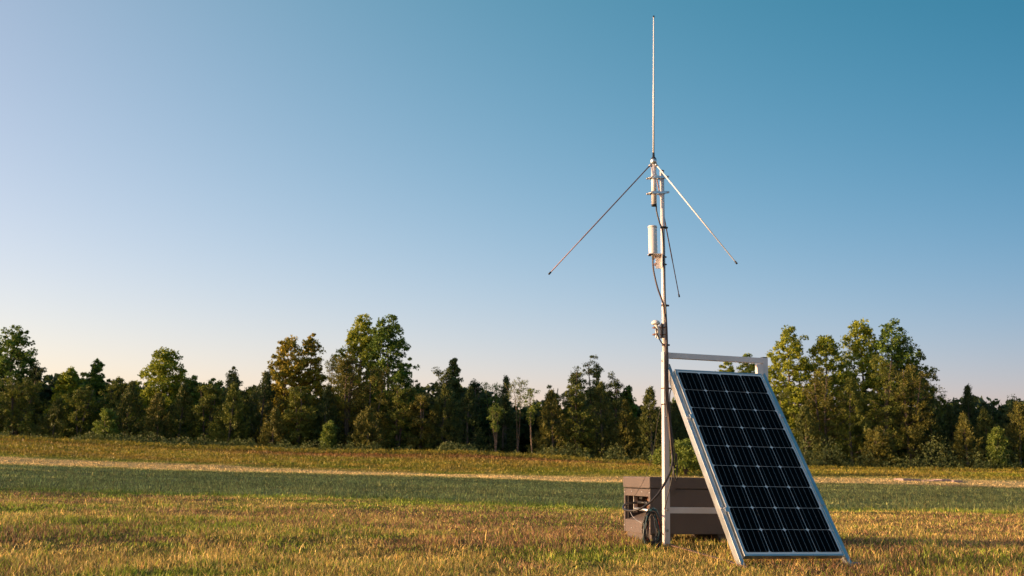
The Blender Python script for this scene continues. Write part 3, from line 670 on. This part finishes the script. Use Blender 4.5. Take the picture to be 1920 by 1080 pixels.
# cylindrical radome antenna
YR = 7.08
r0 = unproj(1224.6, 476, YR); r1 = unproj(1223.3, 424, YR); rax = (r1-r0).normalized(); rh = (r1-r0).length
ra = thing('radome_antenna', r0, 'white cylindrical antenna bracketed to the left side of the mast', 'antenna')
m = MB(); m.lathe(r0, rax, [(0, .030), (.004, .0305), (rh-.012, .0305)], 32); m.build('radome', M['white'], ra)
m = MB(); m.lathe(r0+rax*(rh-.0118), rax, [(0, .0322), (.008, .0322), (.013, .029), (.015, .020)], 32); m.build('cap', M['white'], ra)
m = MB(); m.lathe(r0-rax*.0405, rax, [(0, .0095), (.022, .0095), (.023, .013), (.034, .013)], 16); m.build('connector', M['steel'], ra)
def ubolt(c, hw_, reach, parent, r=.0035):
    """c on the mast axis; legs reach towards -X through the bracket, bend passes behind the pole"""
    m = MB(); pts = []
    for k in range(13):
        t = -math.pi/2 + math.pi*k/12; pts.append(c + Vector((math.cos(t)*hw_ if False else math.cos(t)*hw_, math.sin(t)*hw_, 0)))
    pts = [c + Vector((-reach, -hw_, 0))] + pts + [c + Vector((-reach, hw_, 0))]
    m.tube(pts, r, 8)
    for sg in (-1, 1): m.tube([c+Vector((-reach+.010, sg*hw_, 0)), c+Vector((-reach+.018, sg*hw_, 0))], r*2.1, 6)
    return m.build('u_bolt', M['brown_rod'], parent)
bc = mp(489)
m = MB()
m.box(Vector((r0.x-.033, r0.y-.030, r0.z-.0065)), Vector((bc.x-.018-(r0.x-.033), 0, 0)), Vector((0, .060, 0)), EZ*.0045, .001)      # shelf
m.box(Vector((bc.x-.0215, r0.y-.030, r0.z-.098)), Vector((.005, 0, 0)), Vector((0, .070, 0)), EZ*.096, .001)                     # web
m.box(Vector((bc.x-.056, r0.y+.030, r0.z-.098)), Vector((.034, 0, 0)), Vector((0, .0045, 0)), EZ*.091, .001)                      # gusset
m.build('bracket', M['tube'], ra)
m = MB(); m.box(Vector((r0.x-.031, r0.y-.028, r0.z-.0115)), (.018, 0, 0), (0, .056, 0), (0, 0, .0045), .001); m.build('shim', M['black'], ra)
for vy in (482, 496): ubolt(mp(vy), .0225, .068, ra)
m = MB()
c = mp(489); m.box(Vector((c.x-.020, c.y-.030, c.z-.042)), (.006, 0, 0), (0, .060, 0), (0, 0, .088), .001); m.build('saddle', M['black'], ra)

# small dome antenna on an arm
YD = 7.07
dcn = unproj(1229.5, 605, YD)
da = thing('dome_antenna', dcn, 'small white mushroom-shaped antenna on a short arm below the cylindrical one', 'antenna')
m = MB(); m.lathe(dcn-EZ*.014, EZ, [(0, .020), (.003, .029), (.012, .0305), (.020, .028), (.027, .021), (.031, .012), (.0325, .002)], 28); m.build('dome', M['white'], da)
ca = mp(620)
m = MB(); m.tube(smooth_path([dcn-EZ*.012, dcn+Vector((.010, 0, -.030)), Vector((dcn.x+.020, dcn.y+.01, dcn.z-.055)), Vector((dcn.x+.022, dcn.y+.015, dcn.z-.11))], 6), .011, 12); m.build('arm', M['white'], da)
m = MB()
m.box(Vector((ca.x-.024, ca.y-.028, ca.z-.052)), (.008, 0, 0), (0, .056, 0), (0, 0, .100), .001)
m.build('mount_plate', M['black'], da)
m = MB(); m.box(Vector((ca.x-.040, ca.y-.014, ca.z-.050)), (.015, 0, 0), (0, .028, 0), (0, 0, .085), .002); m.box(Vector((ca.x-.060, ca.y-.020, ca.z-.048)), (.005, 0, 0), (0, .040, 0), (0, 0, .080), .001)
m.box(Vector((ca.x-.055, ca.y+.013, ca.z-.048)), (.016, 0, 0), (0, .004, 0), (0, 0, .080), .0005)
m.build('bracket', M['tube'], da)
for vy in (614.5, 627.5): ubolt(mp(vy), .0215, .082, da, .003)

# ------------------------------------------------------------ cables
def cable(name, pts, r, mat, label, cat='cable', group=None, parent=None):
    m = MB(); m.tube(smooth_path(pts, 7), r, 9)
    p0 = Vector(pts[0]); o = m.build(name, M[mat], None, p0)
    return tag(o, label, cat, group)
U = unproj; YC = 7.095
cable('coax_cable', [U(1230, 382, 7.11), U(1231.5, 398, 7.10), U(1237, 418, 7.095), U(1242, 432, 7.11), U(1244.5, 460, 7.11), U(1245, 500, 7.11), U(1246, 540, 7.11), U(1248, 575, 7.10), U(1250.5, 620, 7.10), U(1251.5, 660, 7.09), U(1252, 700, 7.085), U(1251.5, 728, 7.085), U(1253.5, 757, 7.08), U(1257, 800, 7.07), U(1262, 850, 7.06), U(1262.5, 872, 7.05), U(1264, 890, 7.04), U(1269, 903, 7.04)],
      .0054, 'cable', 'thin black cable running from the whip antenna tube down the mast')
cable('feeder_cable', [U(1224, 480, 7.08), U(1224.5, 500, 7.08), U(1228, 520, 7.075), U(1234, 543, 7.07), U(1243, 568, 7.08), U(1246.5, 590, 7.09), U(1249, 605, 7.09), U(1249.5, 640, 7.085), U(1248.5, 663, 7.08), U(1249, 700, 7.08), U(1249.5, 728, 7.08), U(1251, 757, 7.075), U(1255, 795, 7.06), U(1259.5, 850, 7.05), U(1261, 868, 7.04)],
      .0058, 'brown', 'brown cable curving out of the cylindrical antenna and down the mast')
cable('dome_cable', [U(1230, 608, 7.07), U(1229.5, 614, 7.07), U(1233, 628, 7.07), U(1240, 642, 7.09), U(1247, 652, 7.083), U(1247, 680, 7.076), U(1247.3, 728, 7.076), U(1249.5, 760, 7.07), U(1256, 820, 7.06), U(1264, 872, 7.05), U(1268, 850, 7.05), U(1269.5, 870, 7.05), U(1269, 900, 7.05)],
      .0044, 'cable', 'thin dark cable running from the small dome antenna down the post')
cable('panel_cable', [PP(.02, .12, -.05), U(1272, 727, 7.12), U(1262, 728, 7.1), U(1256, 740, 7.09), U(1257.5, 790, 7.08), U(1264, 840, 7.07), U(1266, 862, 7.06), U(1262, 885, 7.05), U(1258, 905, 7.05), U(1252, 930, 7.06), U(1246, 955, 7.08)],
      .0036, 'cable', 'thin dark wire from the panel back hanging down beside the post')
cable('power_cable', [U(1260, 850, 7.05), U(1261, 866, 7.035), U(1256, 886, 7.02), U(1247, 905, 7.00), U(1236, 923, 6.98), U(1220, 941, 6.98), U(1200, 954, 7.00), U(1183, 958, 7.06), U(1171, 955.5, 7.14), U(1168.5, 950, 7.22), U(1174, 945, 7.34), U(1184, 943, 7.42), U(1194, 943, 7.44)],
      .0075, 'cable', 'thick black cable looping from the post into the open end of the chest')
cable('stay_wire', [U(1242, 757, 7.12), U(1233, 790, 7.15), U(1225, 845, 7.2), U(1209, 896, 7.28), U(1196, 920, 7.40), U(1189, 931, 7.45)],
      .0014, 'cable', 'thin slack line from the post down to the end of the chest', 'wire')
cable('loose_wire', [U(1182, 960, 7.30), U(1186, 968, 7.22), U(1195, 976, 7.12), U(1204, 981, 7.05)], .0022, 'grey', 'loose grey wire drooping from the chest opening to the cable coil', 'wire')
# coil of cable hanging against the chest
cc = U(1222, 990, 7.06)
coil = thing('cable_coil', U(1222, 960, 7.06), 'tangled coil of dark and blue-green cable hanging between chest and post', 'cable coil')
g = np.random.default_rng(5)
for k in range(20):
    cx = cc + Vector((g.normal(0, .008), g.normal(0, .02), g.normal(-.006, .008))); rx = g.uniform(.030, .062); rz = g.uniform(.095, .128); tl = g.normal(0, .10); ph = g.uniform(0, 6)
    pts = []
    for j in range(15):
        t_ = 2*math.pi*j/14; w_ = 1 + .10*math.sin(3*t_+ph)
        x_ = math.sin(t_)*rx*w_*(1.0 - .25*math.cos(t_)); z_ = math.cos(t_)*rz
        pts.append(cx + Vector((x_*math.cos(tl)+z_*math.sin(tl)*.6, .012*math.sin(2*t_+ph), z_*math.cos(tl))))
    m = MB(); m.tube(smooth_path(pts, 4), float(g.uniform(.0026, .0042)), 7)
    m.build('loop', M[['cable', 'teal', 'cable', 'teal', 'cable', 'grey', 'cable', 'teal', 'red', 'cable', 'teal', 'cable', 'grey'][k % 13] if k < 13 else 'cable'], coil)
m = MB(); q = cc + Vector((.0, -.01, .118)); m.tube([q-Vector((.03, 0, .006)), q+Vector((.03, 0, .002))], .011, 10); m.build('tie_wrap', M['teal'], coil)
# cable ties round the mast and post
for vy, lab in ((427, 'black cable tie round the mast above the cylindrical antenna'), (573, 'brown cable tie round the mast midway between the two lower antennas'), (647, 'brown cable tie round the mast just above the stand')):
    c = mp(vy, .004, -.004); m = MB(); m.lathe(c-ax*.006, ax, [(0, .0225), (.012, .0225)], 16)
    m.box(c+Vector((.018, -.006, -.006)), (.014, 0, 0), (0, .010, 0), (0, 0, .012), .001)
    o = m.build('cable_tie', M['black' if vy == 427 else 'brown'], None, c); tag(o, lab, 'cable tie', 'cable ties on the mast and post')
for vy, lab in ((728, 'cable tie round the post below the top bar'), (758, 'lower cable tie round the post, where the cables swing free')):
    c = U(1248, vy, 7.137); c = Vector((O.x, O.y, c.z)); m = MB(); h_ = T/2+.003
    m.box(c - EU*h_ - EB*h_ - EZ*.005, EU*(2*h_+.014), EB*(2*h_+.014), EZ*.008, .003)
    o = m.build('cable_tie', M['brown'], None, c); tag(o, lab, 'cable tie', 'cable ties on the mast and post')

# ------------------------------------------------------------ battery chest
B0 = unproj(1219, 1000, 7.36); B0.z = 0
EK = -EB                                          # away from camera
def BX(a, d, z): return B0 + EU*a + EK*d + EZ*z
BL_, BD, BZ0, BZS, BZ1 = .74, .46, .060, .372, .452
gzb = float(terrain(B0.x+.5, B0.y+.3))
ch = thing('battery_chest', (B0.x, B0.y, gzb), 'low taupe plastic chest with a flat lid and open service recess behind the stand', 'chest')
m = MB(); wl = .018
m.box(BX(wl, 0, BZ0), EU*(BL_-wl), EK*wl, EZ*(BZS-.004-BZ0), .004)               # front wall
m.box(BX(wl, BD-wl, BZ0), EU*(BL_-wl), EK*wl, EZ*(BZS-.004-BZ0), .004)           # back wall
m.box(BX(BL_-wl, wl+.0005, BZ0+.002), EU*(wl-.002), EK*(BD-2*wl-.001), EZ*(BZS-.008-BZ0), .003)
m.box(BX(wl, wl+.0005, BZ0+.001), EU*(BL_-2*wl-.001), EK*(BD-2*wl-.001), EZ*.018)
# left end: surround of the recess
rz0, rz1 = BZ0+.085, BZS-.058
m.box(BX(0, 0, BZ0-.006), EU*wl, EK*.030, EZ*(BZS-BZ0+.002), .004)
m.box(BX(0, BD-.022, BZ0-.006), EU*wl, EK*.022, EZ*(BZS-BZ0+.002), .004)
m.box(BX(.001, .0305, rz1), EU*(wl-.001), EK*(BD-.0535), EZ*(BZS-.006-rz1), .003)
m.box(BX(.001, .0305, BZ0-.004), EU*(wl-.001), EK*(BD-.0535), EZ*(rz0-BZ0+.004), .003)
m.build('body', M['chest'], ch)
m = MB(); m.box(BX(-.006, -.006, BZS), EU*(BL_+.012), EK*(BD+.012), EZ*(BZ1-BZS), .008)
m.build('lid', M['chest'], ch)
m = MB(); m.box(BX(.012, .006, BZS-.0038), EU*(BL_-.024), EK*(BD-.012), EZ*.0036); m.build('lid_gasket', M['black'], ch)
# recess interior
m = MB(); m.box(BX(.16, .032, rz0-.03), EU*.006, EK*(BD-.06), EZ*(rz1-rz0+.05)); m.build('recess_back', M['inner'], ch)
for d_, z_ in ((.012, .10), (.012, .34), (BD-.012, .10), (BD-.012, .34), (.14, .345), (.32, .345), (.14, .085), (.32, .085)): bolt(BX(0, d_, z_), -EU, .0035, .003, ch, 'steel', 'screw')
for a_ in (.14, .56):
    m = MB(); m.box(BX(a_, -.0085, BZS-.030), EU*.050, EK*.008, EZ*.052, .0015); m.box(BX(a_+.012, -.0125, BZS-.016), EU*.026, EK*.005, EZ*.030, .001); m.build('latch', M['chest'], ch)
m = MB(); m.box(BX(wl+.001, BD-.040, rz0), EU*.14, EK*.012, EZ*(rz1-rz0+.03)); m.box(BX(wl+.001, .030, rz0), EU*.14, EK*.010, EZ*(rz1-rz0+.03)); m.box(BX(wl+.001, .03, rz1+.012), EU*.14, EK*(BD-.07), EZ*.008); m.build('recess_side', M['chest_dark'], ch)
m = MB()
v = [BX(.012, .031, rz0+.001), BX(.012, BD-.03, rz0+.001), BX(.155, BD-.03, rz0+.055), BX(.155, .031, rz0+.055)]
lo = [m.bm.verts.new(p - EZ*.004) for p in v]; hi = [m.bm.verts.new(p) for p in v]; m.face(hi); m.face(lo[::-1])
for i in range(4): m.face((hi[i], lo[i], lo[(i+1) % 4], hi[(i+1) % 4]))
m.build('recess_shelf', M['chest'], ch)
# shackle bars and sockets in the recess
m = MB(); z_ = (rz0+rz1)/2 - .012
m.tube([BX(.045, .075, z_), BX(.045, .36, z_+.004)], .011, 14); m.build('handle_bar', M['alu'], ch)
for d_ in (.075, .355):
    m = MB(); m.box(BX(.030, d_-.006, z_-.022), EU*.030, EK*.008, EZ*.115, .002); m.build('side_bracket', M['steel'], ch)
m = MB(); m.tube([BX(.055, .14, z_+.050), BX(.055, .20, z_+.050)], .014, 12); m.tube([BX(.055, .20, z_+.05), BX(.055, .33, z_+.052)], .010, 12); m.build('plug', M['black'], ch)
m = MB(); m.box(BX(.06, .27, z_+.072), EU*.04, EK*.05, EZ*.030, .005); m.build('socket', M['black'], ch)
for a_, s_l in ((.09, 0), (.60, .055)):
    m = MB(); p0 = a_-.05
    vs0 = []
    for d_ in (.02, BD-.02):
        for (aa, zz) in ((a_-.07+s_l, -.03), (a_+.08, -.03), (a_+.10, BZ0-.0005), (a_-.07, BZ0-.0005)): vs0.append(m.bm.verts.new(BX(aa, d_, zz)))
    for q in ((0,1,2,3),(7,6,5,4),(0,4,5,1),(1,5,6,2),(2,6,7,3),(3,7,4,0)): m.face([vs0[i] for i in q])
    m.build('skid', M['chest'], ch)

# low concrete slab far right in the field
m = MB(); q0 = unproj(1688, 899, 45.5); q1 = unproj(1800, 899, 45.5); zs = float(terrain(q0.x, 45.5))
for k in range(6):
    xa = q0.x + (q1.x-q0.x)*k/6; m.box((xa, 45.2+.12*math.sin(k*2), zs-.1), ((q1.x-q0.x)/6.3, .05, 0), (0, 1.1, 0), (0, 0, .165+.04*math.sin(k*1.7+1)), .03)
o = m.build('concrete_slab', M['slab'], None, (q0.x, 45.5, zs)); tag(o, 'low broken pinkish slab lying in the far grass right of the panel', 'slab')
